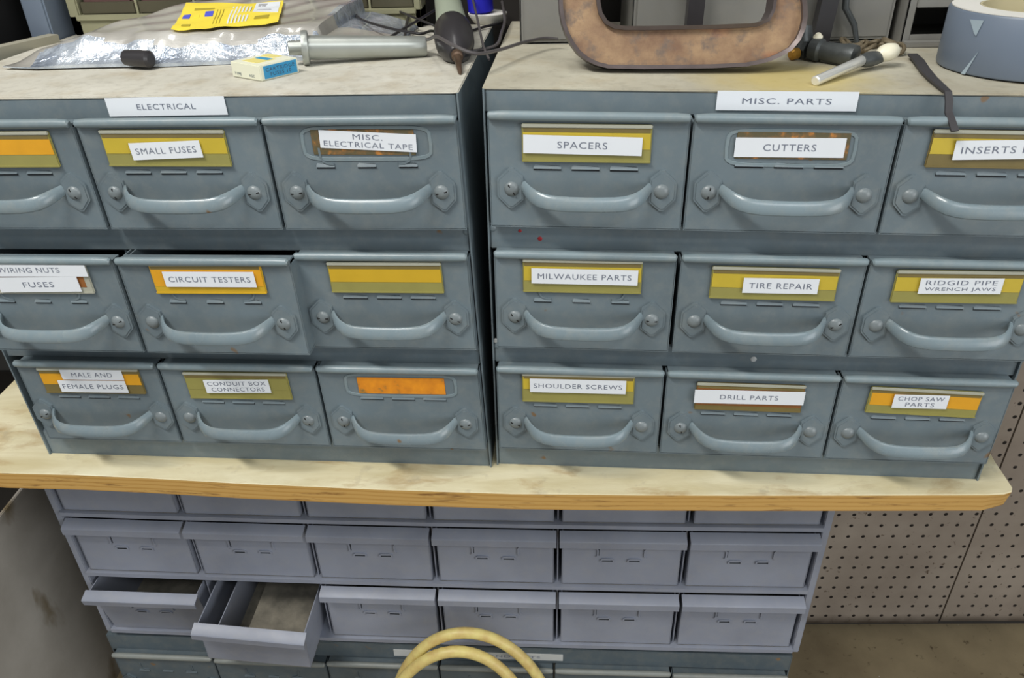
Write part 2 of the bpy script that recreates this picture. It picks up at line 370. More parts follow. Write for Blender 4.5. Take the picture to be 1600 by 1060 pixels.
def labelled_drawer(par, W, x0, x1, z0, z1, y, front='A', holder=None, card='yel', labels=(), hz=None, pull=True, depth=.27, mat='teal', hmat='teal_pull', label=None, frame=None, sleeve='olive', cardfrac=(-.49, .49, -.14, .28), tilt=0.):
    cx = (x0+x1)/2; H = z1-z0
    def T(x_, y_, z_):
        return W(x_, y_+tilt*(x_-cx), z_)
    mb = MB()
    mb.box(x0, x1, y, y+.0016, z0, z1-.004, 0, .0005)
    mb.box(x0, x0+.0012, y, y+depth, z0+.002, z1-.008); mb.box(x1-.0012, x1, y, y+depth, z0+.002, z1-.008)
    mb.box(x0+.0014, x1-.0014, y+.001, y+.0136, z1-.0060, z1-.0044)
    mb.box(x0, x1, y, y+depth, z0, z0+.0015); mb.box(x0, x1, y+depth-.001, y+depth, z0, z1-.008)
    # rolled top lip
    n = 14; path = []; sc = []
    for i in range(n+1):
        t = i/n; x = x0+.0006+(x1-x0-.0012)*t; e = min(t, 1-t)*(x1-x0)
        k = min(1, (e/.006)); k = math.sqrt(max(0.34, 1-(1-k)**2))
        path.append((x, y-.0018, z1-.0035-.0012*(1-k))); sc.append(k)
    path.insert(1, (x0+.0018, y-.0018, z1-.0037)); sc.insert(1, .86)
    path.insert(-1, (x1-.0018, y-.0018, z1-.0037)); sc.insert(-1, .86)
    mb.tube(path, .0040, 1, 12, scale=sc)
    hc = holder[0] if holder else cx
    zl = (holder[1]-holder[3]/2-(.0062 if front == 'A' else .0100)) if holder else z1-.0375
    for vs, fs, mi_ in card_front(mb, front, hc, zl): mb.add([(a, y+b, c) for a, b, c in vs], fs, mi_)
    if front == 'B':   # two corner brackets pressed beside the card
        for k in (-1, 1):
            xx = hc+k*.0375
            mb.sweep([(xx, y, zl+.016), (xx, y, zl+.008), (xx-k*.002, y, zl+.0045), (xx-k*.006, y, zl+.0028), (xx-k*.0105, y, zl+.0024)], [(-.0009, -.0010), (.0009, -.0010), (.0006, .0012), (-.0006, .0012)], 0, ups=(0, 1, 0))
    if frame:
        fx, fz, fw, fh = frame
        pts = []
        for k in range(24):
            an = 2*PI*k/24; ex = math.copysign(abs(math.cos(an))**.35, math.cos(an)); ez = math.copysign(abs(math.sin(an))**.35, math.sin(an))
            pts.append((fx+ex*fw/2, y-.0002, fz+ez*fh/2))
        mb.sweep(pts, [(-.0016, -.0005), (.0016, -.0005), (.0012, .0006), (-.0012, .0006)], 1, closed=True, ups=(0, -1, 0))
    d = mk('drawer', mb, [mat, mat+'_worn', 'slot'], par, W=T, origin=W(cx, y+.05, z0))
    if label: d['label'] = label
    if holder:
        hx, hzc, hw, hh, ha = holder
        def R(a, b, dy, c_=(hx, hzc), an=ha): return (c_[0]+a*math.cos(an)-b*math.sin(an), y+dy, c_[1]+a*math.sin(an)+b*math.cos(an))
        hb = MB()
        if front != 'B0' and not frame:
            hb.box(-hw/2, hw/2, -.0026, -.0004, -hh/2, hh/2, 0, .0008, T=lambda a, b, c_: R(a, c_, b))
            hb.box(-hw/2, hw/2, -.0038, -.0020, hh/2-.003, hh/2, 1, .0006, T=lambda a, b, c_: R(a, c_, b))
            hb.box(-hw*.485, hw*.485, -.0030, -.0022, hh/2-.0062, hh/2-.003, 2, 0, T=lambda a, b, c_: R(a, c_, b))
            hb.box(-hw/2, hw/2, -.0033, -.0022, -hh/2, -hh/2+.0018, 0, .0004, T=lambda a, b, c_: R(a, c_, b))
            ho = mk('card_holder', hb, [sleeve, 'clear', 'olive_b'], d, W=T)
            cb = MB(); a0, a1, b0, b1 = cardfrac
            cb.box(a0*hw, a1*hw, -.0029, -.0026, b0*hh, b1*hh, 0, T=lambda a, b, c_: R(a, c_, b))
            mk('card', cb, [card], d, W=T, smooth=0)
        else:
            hb.box(-hw/2, hw/2, -.0009, -.0001, -hh/2, hh/2, 0, .0002, T=lambda a, b, c_: R(a, c_, b))
            mk('card', hb, [card], d, W=T, smooth=0)
    for lx, lz, lw, lh, la, txt, tw, th in labels:
        lb = MB()
        yo = -.0046 if not frame else -.0018
        def R2(a, b, dy): return (lx+a*math.cos(la)-b*math.sin(la), y+dy, lz+a*math.sin(la)+b*math.cos(la))
        nx = 8
        for i in range(nx):      # thin slightly curled strip
            a0 = -lw/2+lw*i/nx; a1 = a0+lw/nx
            lb.box(a0, a1, yo, yo+.0004, -lh/2, lh/2, 0, T=lambda a, b, c_: R2(a, c_, b))
        lines = txt.split('\n'); n = len(lines)
        for i, t in enumerate(lines):
            zz = ((n-1)/2-i)*lh*.44
            wmax = max(len(q) for q in lines)
            add_text(lb, t, lambda a, b, zz=zz: R2(a, b+zz, yo-.00015), lw*tw*len(t)/wmax, (th if n == 1 else lh*.30), 1)
        mk('label', lb, ['white', 'ink'], d, W=T, smooth=0)
    if pull:
        zh = hz if hz is not None else z0+.0345
        hb = MB()
        for k in (-1, 1):
            px_ = cx+k*.0612
            hexa = [(-.0095, .0105), (-.0015, .0172), (.0015, .0174), (.0112, .0085), (.0118, .007), (.0118, -.006), (.0112, -.0075), (.0025, -.0168), (-.0005, -.0168), (-.0095, -.0095)]
            if k < 0: hexa = [(-a, b) for a, b in hexa][::-1]
            hb.prism(hexa, -.0016, 0, lambda a, b, c_: (px_+a, y+c_*1.5, zh+b), 1)
            hb.prism([(a*.86, b*.88) for a, b in hexa], -.0031, -.0023, lambda a, b, c_: (px_+a, y+c_, zh+b), 1)
        half = [(.0525, .0003, .0030), (.0510, .0020, .0025), (.0490, .0060, .0014), (.0462, .0110, .0002), (.0425, .0158, -.0012), (.0375, .0196, -.0026), (.0310, .0218, -.0036), (.0230, .0228, -.0042), (.0120, .0232, -.0045), (0, .0233, -.0046)]
        path = [(cx-a, y-b, zh+c_) for a, b, c_ in half]+[(cx+a, y-b, zh+c_) for a, b, c_ in half[:-1][::-1]]
        hs = [(.8, .62), (.9, .72), (.9, .82), (.95, .90), (1, .96), (1, 1.0), (1, 1.0), (1, 1.0), (1, 1.0), (1, 1)]
        sc = hs+hs[:-1][::-1]
        prof = []
        for i in range(12):
            an = 2*PI*i/12; prof.append((.0028*math.cos(an)*(1 if math.cos(an) > 0 else .5), .0060*math.copysign(abs(math.sin(an))**.8, math.sin(an))))
        # tilt of the strap: its broad side leans back so that it catches the light
        hb.sweep(path, prof, 0, ups=[(0, .30, 1)]*len(path), scale=sc)
        mk('pull_handle', hb, [hmat, mat], d, W=T)
        for k in (-1, 1):
            sb = MB(); px_ = cx+k*.0612
            sb.lathe((px_, y-.0020, zh), (px_, y-.01, zh), [(0, .0065), (.0010, .0064), (.0022, .0054), (.0034, .0038), (.0039, .0015)], 0, 16)
            an = random.uniform(0, PI)
            if random.random() < .55: sb.box(-.0048, .0048, -.0060, -.0040, -.0005, .0005, 1, T=lambda a, b, c_: (px_+a*math.cos(an)-c_*math.sin(an), y+b+.0003, zh+a*math.sin(an)+c_*math.cos(an)))
            mk('screw', sb, ['screw', 'dark'], d, W=T)
    return d

def upper_cabinet(W, sgn, label, topmat, sheet_label):
    x0, x1 = (0, CW) if sgn > 0 else (-CW, 0)
    root = empty('drawer_cabinet', W((x0+x1)/2, .15, 0))
    mb = MB(); D = .30; t = .0015
    mb.box(x0, x0+t, -.0025, D, 0, CH-.001); mb.box(x1-t, x1, -.0025, D, 0, CH-.001)
    mb.box(x0, x1, D-t, D, 0, CH-.002); mb.box(x0+t, x1-t, 0, D-t, 0, t)
    for za, zb_ in ((.3615, CH-.0015), (.2430, .2695-.001), (.1250, .150-.001), (0, .031)):
        mb.box(x0+t, x1-t, 0, .004, za, zb_, 0, .0012)
    for k in (1, 2): mb.box(x0+CW*k/3-.001, x0+CW*k/3+.001, .003, D-t, t, CH-.003)
    for z in (.1355, .2540): mb.box(x0+t, x1-t, .003, D-t, z, z+.0015)
    # small corner weld blobs at the rails
    for z in (.262, .143):
        for xx in (x0+.004, x1-.004): mb.lathe((xx, .001, z), (xx, -.01, z), [(0, .004), (.0012, .003), (.0018, .001)], 0, 10)
    mk('body', mb, ['teal'], root, W=W, origin=W((x0+x1)/2, .15, 0))
    tb = MB()
    nx = 24
    tb.box(x0-.0003, x1+.0003, -.0008, D+.0003, CH-.002, CH, 0, .0008)
    mk('top', tb, [topmat], root, W=W)
    lb = MB()
    (la, lc, lw, lh, an, txt, tw) = sheet_label
    lb.box(-lw/2, lw/2, -.0016, -.0010, -lh/2, lh/2, 0, T=lambda a, b, c_: (la+a*math.cos(an), b, lc+c_+a*math.sin(an)))
    add_text(lb, txt, lambda a, b: (la+a, -.0018, lc+b+a*an), tw, .0046, 1)
    mk('label', lb, ['white', 'ink'], root, W=W, smooth=0)
    tag(root, label, 'cabinet', 'labelled nine-drawer cabinets on the plywood board')
    return root
PR = -.01414
LC = upper_cabinet(WL, -1, 'blue-grey steel nine-drawer cabinet under the plastic bag, labelled ELECTRICAL', 'dust_top', (-.2425, .3730, .1012, .0150, .004, 'ELECTRICAL', .050))
RC = upper_cabinet(WR, 1, 'blue-grey steel nine-drawer cabinet under the rusty clamp, labelled MISC. PARTS', 'dust_top2', (.2378, .3742, .1073, .0148, .004, 'MISC. PARTS', .068))
r1, r2_, r3 = (.2700, .3675), (.1503, .2490), (.0318, .1310)
HW, HH = .1045, .0307
# left cabinet
labelled_drawer(LC, WL, -.4760, -.3205, *r1, PR, 'A', (-.3944, .3428, .1063, HH, -.002), 'ora')
labelled_drawer(LC, WL, -.3167, -.1617, *r1, PR, 'A', (-.2447, .3428, .1058, HH, -.008), 'yel', [(-.2439, .3418, .0605, .0142, .032, 'SMALL FUSES', .86, .0052)])
labelled_drawer(LC, WL, -.1588, .0005-.0015, *r1, PR, 'B', (-.0789, .3460, .0843, .0206, -.012), 'torn', [(-.0746, .3472, .0789, .0145, -.055, 'MISC.\nELECTRICAL TAPE', .92, .004)], frame=(-.0765, .3450, .1051, .0262))
labelled_drawer(LC, WL, -.4615, -.3140, r2_[0]+.003, r2_[1]+.003, PR-.018, 'B', (-.3930, .2322, .1080, .0317, .008), 'bro', [(-.3914, .2406, .1067, .0128, .007, 'WIRING NUTS', .54, .005), (-.3875, .2262, .0764, .0148, .022, 'FUSES', .38, .0052)], sleeve='clear', cardfrac=(-.45, .45, -.3, .3))
labelled_drawer(LC, WL, -.3105, -.1548, r2_[0]+.003, r2_[1]+.003, PR-.018, 'B', (-.2308, .2326, .1010, .0300, .005), 'ora', [(-.2282, .2326, .0820, .0147, .003, 'CIRCUIT TESTERS', .90, .0054)], sleeve='yel2', cardfrac=(-.49, .49, -.25, .40))
labelled_drawer(LC, WL, -.1568, -.0025, *r2_, PR, 'A', (-.0772, .2255, .1020, .0300, .002), 'yel2')
labelled_drawer(LC, WL, -.4640, -.3200, *r3, PR, 'A', (-.3899, .1086, .1042, .0299, .010), 'ora', [(-.3856, .1172, .0633, .0114, .010, 'MALE AND', .66, .0052), (-.3889, .1032, .0697, .0140, .010, 'FEMALE PLUGS', .90, .0052)], sleeve='olive_b')
labelled_drawer(LC, WL, -.3166, -.1620, *r3, PR, 'A', (-.2411, .1062, .1040, .0310, .008), 'olive', [(-.2407, .1069, .0654, .0154, .029, 'CONDUIT BOX\nCONNECTORS', .90, .004)])
labelled_drawer(LC, WL, -.1590, -.0025, *r3, PR, 'A', (-.0788, .1086, .0851, .0183, .007), 'torn2', frame=(-.0795, .1089, .1074, .0245))
# right cabinet
labelled_drawer(RC, WR, .0045, .1640, *r1, PR, 'A', (.0833, .3430, .1030, HH, .004), 'yel', [(.0802, .3421, .0942, .0147, -.010, 'SPACERS', .42, .0054)])
labelled_drawer(RC, WR, .1662, .3228, *r1, PR, 'A', (.2440, .3432, .0866, .0216, .002), 'torn', [(.2420, .3420, .0844, .0155, .008, 'CUTTERS', .48, .0054)], frame=(.2431, .3412, .0988, .0281))
labelled_drawer(RC, WR, .3255, .4800, *r1, PR, 'A', (.4000, .3433, .1060, .0300, -.002), 'yel', [(.4080, .3441, .0860, .0150, .03, 'INSERTS PARTS', .88, .0054)], sleeve='olive_b')
labelled_drawer(RC, WR, .0060, .1635, *r2_, PR, 'B', (.0830, .2262, .1037, .0320, .006), 'yel', [(.0850, .2268, .0923, .0145, .002, 'MILWAUKEE PARTS', .88, .0052)])
labelled_drawer(RC, WR, .1672, .3222, *r2_, PR, 'A', (.2473, .2234, .1070, .0307, -.003), 'yel', [(.2527, .2225, .0632, .0143, .006, 'TIRE REPAIR', .84, .0052)])
labelled_drawer(RC, WR, .3245, .4790, *r2_, PR, 'A', (.3990, .2244, .1040, .0307, .012), 'yel', [(.4005, .2263, .0669, .0146, .022, 'RIDGID PIPE\nWRENCH JAWS', .86, .004)])
labelled_drawer(RC, WR, .0045, .1622, *r3, PR, 'A', (.0821, .1085, .1064, .0325, .006), 'yel', [(.0818, .1122, .0906, .0150, .006, 'SHOULDER SCREWS', .92, .0050)], cardfrac=(-.49, .49, -.05, .38))
labelled_drawer(RC, WR, .1648, .3218, *r3, PR, 'A', (.2424, .1040, .0993, .0307, -.005), 'bro', [(.2418, .1054, .1008, .0150, .008, 'DRILL PARTS', .53, .0050)], cardfrac=(-.49, .49, -.32, .40), sleeve='olive_b')
labelled_drawer(RC, WR, .3245, .4770, *r3, PR, 'A', (.4004, .1042, .1000, .0291, -.030), 'ora', [(.3964, .1062, .0487, .0150, .005, 'CHOP SAW\nPARTS', .84, .004)], cardfrac=(-.48, .49, -.18, .32))
# paint flecks on the rails of the right cabinet
fb = MB()
for x, z, r in ((.028, .2605, .0016), (.0455, .2535, .0022)):
    fb.lathe((x, -.0001, z), (x, -.01, z), [(0, r), (.0004, r*.7)], 0, 10)
mk('paint_fleck', fb, ['red'], RC, W=WR)
fb = MB()
for x, z, r in ((.011, .1455, .0026), (.034, .1450, .0030), (.150, .1440, .0026), (.245, .1360, .0030), (.003, .1490, .0026)):
    fb.lathe((x, -.0001, z), (x, -.01, z), [(0, r), (.0006, r*.7)], 0, 10)
mk('paint_chip', fb, ['white2'], RC, W=WR)

# ---------------------------------------------------------------- plywood board
front = [(-.66, .632), (-.5618, .6223), (-.4775, .6182), (-.3932, .6116), (-.2964, .6027), (-.1495, .5918), (-.0198, .5843), (.1072, .5809), (.2203, .5792), (.3575, .5780), (.445, .5774), (.462, .5784), (.4710, .5815), (.4738, .5860), (.4752, .6023), (.4767, .6228), (.4793, .6422), (.492, .955), (-.644, .955), (-.6442, .80), (-.6445, .7644)]
mb = MB(); n = len(front); zt_, zb_ = ZB, ZB-.0215
e = .0012
bm_front = [(x, y) for x, y in front]
vs = [(x, y, zt_) for x, y in front]+[(x, y-.0006, zt_-.0012) for x, y in front]+[(x, y-.0006+(.004 if x > .46 else 0), zb_) for x, y in front]
fs = [tuple(range(n))]; mi = [0]
mb.add(vs, [tuple(range(n))], 0)
mb.m = [0]
mb.f += [tuple(range(2*n, 3*n))[::-1]]; mb.m += [0]
for a in (0, 1):
    for i in range(n):
        j = (i+1) % n; mb.f.append((a*n+i, a*n+j, (a+1)*n+j, (a+1)*n+i)); mb.m.append(0 if a == 0 else 1)
bd = mk('plywood_board', mb, ['ply', 'ply_edge'], smooth=20)
tag(bd, 'bare plywood board with rounded corner carrying the two labelled cabinets', 'board')

# ---------------------------------------------------------------- lavender cabinet of 18 small drawers
GWD = .9461
GC = empty('drawer_cabinet', WG(GWD/2, .12, .2270))
tag(GC, 'wide lavender-grey steel cabinet of small unlabelled drawers under the plywood board', 'cabinet')
rows = [(-.1015, -.0030), (.0105, .1035), (.1190, .2170)]
mb = MB(); D = .235; t = .009
ztop, zbot = -.1095, .2262
mb.box(0, t, 0, D, ztop, zbot, 0, .001); mb.box(GWD-t, GWD, 0, D, ztop, zbot, 0, .001)
mb.box(0, GWD, D-.0015, D, ztop, zbot); mb.box(0, GWD, -.001, D, ztop, ztop+.004)
for z in (-.0022, .1045, .2180):
    for i in range(12):
        mb.box(t+(GWD-2*t)*i/12, t+(GWD-2*t)*(i+1)/12, -.003, D-.002, z, z+.0062, 0)
for k in range(1, 6):
    x = t+(GWD-2*t)*k/6
    for za, zb_ in ((ztop+.004, -.0022), (.004, .1045), (.1107, .2180)): mb.box(x-.0008, x+.0008, .006, D-.002, za, zb_)
mk('body', mb, ['lav'], GC, W=WG, origin=WG(GWD/2, .12, .2270))
def small_drawer(x0, x1, za, zb_, W=WG, T=None, open_=0., emboss=True, divider=False, lab=None):
    y = .002-open_; mb = MB()
    def Z(x_, y_, z_):
        p = (x_, y_, z_)
        if T: p = T(*p)
        return W(*p)
    # front sheet, sides, bottom, back
    mb.box(x0+.003, x1-.003, y, y+.0014, za+.004, zb_, 0, .0004)
    mb.box(x0+.003, x0+.0042, y, y+.20, za+.0035, zb_); mb.box(x1-.0042, x1-.003, y, y+.20, za+.0035, zb_)
    mb.box(x0+.003, x1-.003, y, y+.20, zb_-.0012, zb_, 1 if open_ else 0); mb.box(x0+.003, x1-.003, y+.199, y+.20, za+.006, zb_)
    # channel lip across the top: slopes forward, then drops
    pr = [(y+.0014, za+.0035), (y-.0005, za), (y-.0135, za+.0040), (y-.0150, za+.0055), (y-.0150, za+.0150), (y-.0138, za+.0150), (y-.0138, za+.0062), (y-.0006, za+.0022)]
    mb.prism(pr, x0, x1, lambda a, b, c_: (c_, a, b))
    if emboss:
        cx = (x0+x1)/2; zc = za+.0505; q = [(-.0010, -.0010), (.0010, -.0010), (.0006, .0012), (-.0006, .0012)]
        for k in (-1, 1):
            xx = cx+k*.0165; yy = y-.0006
            mb.sweep([(xx-.0078, yy, zc+.0012), (xx-.0074, yy, zc-.0022), (xx-.0055, yy, zc-.0035), (xx+.0055, yy, zc-.0035), (xx+.0074, yy, zc-.0022), (xx+.0078, yy, zc+.0012)], q, 0, ups=(0, 1, 0))
            mb.box(xx-.0066, xx+.0066, y-.0004, y+.0002, zc+.0002, zc+.0015, 2)
            xx = cx+k*.0300
            mb.sweep([(xx+k*.0030, yy, za+.0290), (xx, yy, za+.0294), (xx-k*.0016, yy, za+.0320), (xx-k*.0016, yy, za+.0410), (xx, yy, za+.0436)], q, 0, ups=(0, 1, 0))
            if k < 0: mb.box(xx+.0026, xx+.0036, y-.0003, y+.0002, za+.0315, za+.0420, 2)
    d = mk('drawer', mb, ['lav', 'dusty_in', 'slot'], GC, W=Z)
    if lab: d['label'] = lab
    if divider:
        vb = MB().box(x0+.026, x0+.0272, y+.0016, y+.198, za+.012, zb_-.0013)
        mk('divider', vb, ['lav'], d, W=Z)
        vb = MB().box(x0+.048, x1-.005, y+.0016, y+.198, zb_-.024, zb_-.0225)
        mk('false_bottom', vb, ['dusty_in'], d, W=Z)
    return d
s = NT('dusty_drawer_bottom')
c = s.mix(s.ramp(s.noise(40, 5, .6), [(.35, W0), (.65, W1)]), (110, 106, 96), (142, 136, 122))
MT['dusty_in'] = s.out(c, .85, 0, .2)
cw6 = (GWD-2*t)/6
gaps = {0: .0012, 1: .0012, 2: .0022, 3: .0022, 4: .0022, 5: .0015}
for ri, (za, zb_) in enumerate(rows):
    for k in range(6):
        x0 = t+cw6*k+.0022; x1 = t+cw6*(k+1)-.0018
        if ri == 2 and k == 1:
            a = .085; xa, zc = .240, .215
            def T(x_, y_, z_, xa=xa, zc=zc, a=a):
                u, v = x_-xa, z_-zc
                # hangs low at the front and to the right
                v2 = v+.12*a*0
                return (xa-.006+u*math.cos(a)-v*math.sin(a), y_-.11*(.2085-z_)+.004, zc+.003+u*math.sin(a)+v*math.cos(a)+.11*max(0, -y_))
            small_drawer(x0+.004, x1-.004, .125, .2085, T=T, open_=.052, emboss=False, divider=True, lab='small drawer pulled open and sagging, dusty inside')
        elif ri == 2 and k == 0:
            def T(x_, y_, z_, zb_=zb_): return (x_, y_-.19*(zb_-z_)*max(0, 1-max(0, y_)/.06), z_)
            small_drawer(x0, x1, za+.003, zb_, T=T, open_=.0005, lab='small drawer tipped forward at the top')
        else: small_drawer(x0, x1, za, zb_, open_=.0005)

# ---------------------------------------------------------------- slate cabinet at the bottom
TC = empty('drawer_cabinet', (WG(GWD/2, .12, .2)[0], WG(GWD/2, .12, .2)[1], 0))
tag(TC, 'dark slate steel cabinet on the floor under the lavender cabinet, white strip label', 'cabinet')
ZT = .2275
def WT(x, y, z):   # z up from the floor
    return WG(x, y, GZ-z)
TH = GZ-ZT-.0072
mb = MB(); x0, x1 = -.004, GWD-.006
mb.box(x0, x0+.0015, 0, .235, 0, TH); mb.box(x1-.0015, x1, 0, .235, 0, TH); mb.box(x0, x1, .233, .235, 0, TH)
mb.box(x0, x1, .0005, .235, TH-.002, TH)
for za, zb_ in ((TH-.0305, TH-.0005), (.176, .200), (.066, .085), (0, .0)):
    if zb_ > za: mb.box(x0, x1, 0, .004, za, zb_, 0, .001)
mb.box(x0, x1, 0, .004, 0, .066)
mk('body', mb, ['slate'], TC, W=WT, origin=(WG(GWD/2, .12, .2)[0], WG(GWD/2, .12, .2)[1], 0))
xs = [.0015, .1480, .3085, .4665, .6245, .7825, .9370]
for k in range(6):
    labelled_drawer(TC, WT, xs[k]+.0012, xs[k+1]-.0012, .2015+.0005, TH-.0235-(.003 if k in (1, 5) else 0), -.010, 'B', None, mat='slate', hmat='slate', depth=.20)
lb = MB()
lb.box(.4035, .6365, -.0012, -.0004, TH-.0195, TH-.0065, 0)
add_text(lb, 'SCREWS BOLTS AND NUTS', lambda a, b: (.518+a, -.0014, TH-.013+b), .175, .0042, 1)
mk('label', lb, ['white2', 'ink'], TC, W=WT, smooth=0)

# ---------------------------------------------------------------- low grey cabinet at the left, seen from its side
mb = MB(); mb.box(-.7535, -.7505, .30, .962, 0, .465, 0, .0008)
mb.box(-.7545, -.7495, .30, .962, .458, .466, 0, .001)
tag(mk('metal_sheet', mb, ['sheet']), 'stained grey metal sheet standing on edge left of the lavender cabinet', 'metal sheet')

# ---------------------------------------------------------------- yellow cord coil leaning against the cabinets
def loop(cx, cz, rx, rz, ybase, ytop, wob, n=72, ph=0):
    P = []
    for i in range(n):
        a = 2*PI*i/n+ph; z = cz+rz*math.sin(a); u = (z-(cz-rz))/(2*rz)
        P.append((cx+rx*math.cos(a)+wob*math.sin(2*a+1), ybase+(ytop-ybase)*u, z))
    return P
root = empty('extension_cord', (-.08, .60, 0))
tag(root, 'yellow coiled cord standing against the bottom cabinet', 'cord')
mk('loop', MB().tube(loop(-.086, .2010, .112, .1930, .60, .655, .003), .0074, closed=True, seg=14), ['cord'], root, origin=(-.083, .60, 0))
mk('loop', MB().tube(loop(-.101, .1925, .108, .1845, .586, .640, -.003), .0074, closed=True, seg=14), ['cord'], root, origin=(-.105, .59, 0))

# ================================================================ things on top
ZTP = ZB+CH
def topz(side, x, y):
    """height of the cabinet top at a world position"""
    if side == 'L':
        return ZB+CH*(1+.0107*((x+.0415)/.5+.5))
    return ZB+CH*(1-.0216*((x+.036)/.5-.5))
# --- big rusty clamp, standing and leaning back on the steel bins
LEAN = math.radians(14); zc = topz('R', .13, .7)
def CL(u, v, w_): return (u, .684-0.03*(u-.13)+v*math.sin(LEAN)+w_*math.cos(LEAN), zc+.0022+v*math.cos(LEAN)-w_*math.sin(LEAN)+.0)
outer = [(.026, .20), (.0272, .0571), (.028, .0419), (.0320, .0300), (.0385, .0180), (.0457, .0100), (.0560, .0040), (.0681, .0010), (.0987, 0), (.154, 0), (.185, .0010), (.205, .0055), (.2192, .0134), (.2265, .0230), (.2294, .0350), (.2285, .045), (.2253, .060), (.214, .20)]
inner = [(.060, .20), (.0605, .0564), (.0622, .0460), (.0655, .0395), (.0715, .0352), (.080, .0340), (.0976, .0336), (.1521, .0336), (.1880, .0344), (.196, .0365), (.200, .0415), (.201, .0535), (.190, .20)]
clamp = empty('c_clamp', (.13, .71, zc))
tag(clamp, 'large rusty iron clamp frame leaning on the right cabinet top', 'clamp')
mb = MB()
def resample(poly, n):
    L = [0]
    for i in range(1, len(poly)): L.append(L[-1]+math.dist(poly[i], poly[i-1]))
    out = []
    for k in range(n):
        s_ = L[-1]*k/(n-1); i = 1
        while i < len(L)-1 and L[i] < s_: i += 1
        f = (s_-L[i-1])/(L[i]-L[i-1]); out.append(tuple(poly[i-1][q]+f*(poly[i][q]-poly[i-1][q]) for q in (0, 1)))
    return out
N = 60; oo = resample(outer, N); ii = resample(inner, N)
vs = []; fs = []
for w_ in (-.004, .004):
    for a, b in zip(oo, ii): vs += [CL(*a, w_), CL(*b, w_)]
for i in range(N-1):
    fs += [(2*i, 2*i+1, 2*i+3, 2*i+2), (2*N+2*i, 2*N+2*i+2, 2*N+2*i+3, 2*N+2*i+1)]
mb.add(vs, fs, 0)
def rim(poly, wd, inward, mi):
    vs = []; fs = []
    n = len(poly)
    for i, p in enumerate(poly):
        a = poly[max(0, i-1)]; b = poly[min(n-1, i+1)]
        tx, ty = b[0]-a[0], b[1]-a[1]; L = math.hypot(tx, ty); nx_, ny_ = -ty/L, tx/L
        q = (p[0]+nx_*inward, p[1]+ny_*inward)
        for pt, w_ in ((p, -.0105), (p, .0105), (q, .0085), (q, -.0085)): vs.append(CL(*pt, w_))
    for i in range(n-1):
        for k in range(4): fs.append((4*i+k, 4*i+(k+1) % 4, 4*i+4+(k+1) % 4, 4*i+4+k))
    fs += [(0, 1, 2, 3), (4*n-4, 4*n-3, 4*n-2, 4*n-1)]
    mb.add(vs, fs, mi)
rim(oo, .01, .0032, 1); rim(ii, .01, -.0030, 1)
mk('frame', mb, ['rust', 'rim'], clamp, origin=(.13, .71, zc), smooth=50)
sb = MB(); sb.lathe(CL(.215, .165, 0), CL(.075, .165, 0), [(0, .009)]+[(.002+i*.002, .0085 if i % 2 else .0072) for i in range(62)]+[(.128, .016), (.136, .016)], 0, 16)
mk('screw', sb, ['rim'], clamp)
# --- grey steel bins behind the clamp
def bin_box(x0, x1, y0, y1, h, label, opening=None, mat='grey_box'):
    z = topz('R', (x0+x1)/2, y0)+.0004
    mb = MB(); tt = .002
    mb.box(x0, x0+tt, y0, y1, z, z+h, 0, .0006); mb.box(x1-tt, x1, y0, y1, z, z+h, 0, .0006)
    mb.box(x0, x1, y1-tt, y1, z, z+h); mb.box(x0, x1, y0, y1, z, z+tt); mb.box(x0, x1, y0, y1, z+h-tt, z+h)
    if opening:
        a, b, c_, d_ = opening
        mb.box(x0, a, y0, y0+tt, z, z+h, 0, .0006); mb.box(b, x1, y0, y0+tt, z, z+h, 0, .0006)
        mb.box(a, b, y0, y0+tt, z, z+c_); mb.box(a, b, y0-.002, y0+tt, z+d_, z+h, 0, .0006)
        mb.box(x0, x1, y0-.012, y0, z, z+.005, 0, .001)
    else:
        mb.box(x0, x1, y0, y0+tt, z, z+h, 0, .0006)
        mb.box(x0+.004, x1-.004, y0-.0015, y0, z+.004, z+h-.004, 0, .001)
    o = mk('steel_bin', mb, [mat], smooth=30)
    tag(o, label, 'storage bin', 'grey steel bins at the back of the right cabinet'); return o
bin_box(-.006, .066, .802, .905, .16, 'grey steel bin behind the left arm of the rusty clamp')
bin_box(.102, .352, .802, .900, .16, 'wide grey steel bin behind the rusty clamp opening')
bin_box(.358, .445, .790, .890, .16, 'grey steel bin with dark slot behind the grey tape roll', (.366, .440, .010, .034))
z = topz('R', .085, .83)
# --- tape roll
root = empty('tape_roll', (.4165, .692, topz('R', .4165, .69)+.0012)); zr = root.location.z; cxr, cyr = .4165, .6920
tag(root, 'roll of blue-grey duct tape at the right end of the cabinet top', 'tape')
mb = MB(); seg = 64
pr = [(.0395, .001), (.0612, .001), (.0622, .0025), (.0622, .0460), (.0612, .0475), (.0395, .0475)]
vs = []; fs = []
for i in range(seg):
    a = 2*PI*i/seg
    for r_, z_ in pr:
        wob = 1+(.006*math.sin(3*a) if r_ > .05 else 0)
        vs.append((cxr+r_*wob*math.cos(a), cyr+r_*wob*math.sin(a), zr+z_))
k = len(pr)
for i in range(seg):
    j = (i+1) % seg
    for q in range(k): fs.append((i*k+q, i*k+(q+1) % k, j*k+(q+1) % k, j*k+q))
mb.add(vs, fs)
mk('tape_winding', mb, ['tape'], root)
mb = MB(); vs = []; fs = []
for i in range(seg):
    a = 2*PI*i/seg
    for r_, z_ in ((.0380, .0), (.0396, .0), (.0396, .0485), (.0380, .0485)): vs.append((cxr+r_*math.cos(a), cyr+r_*math.sin(a), zr+z_))
for i in range(seg):
    j = (i+1) % seg
    for q in range(4): fs.append((i*4+q, i*4+(q+1) % 4, j*4+(q+1) % 4, j*4+q))
mb.add(vs, fs); mk('core', mb, ['core'], root)
mb = MB(); vs = []; fs = []
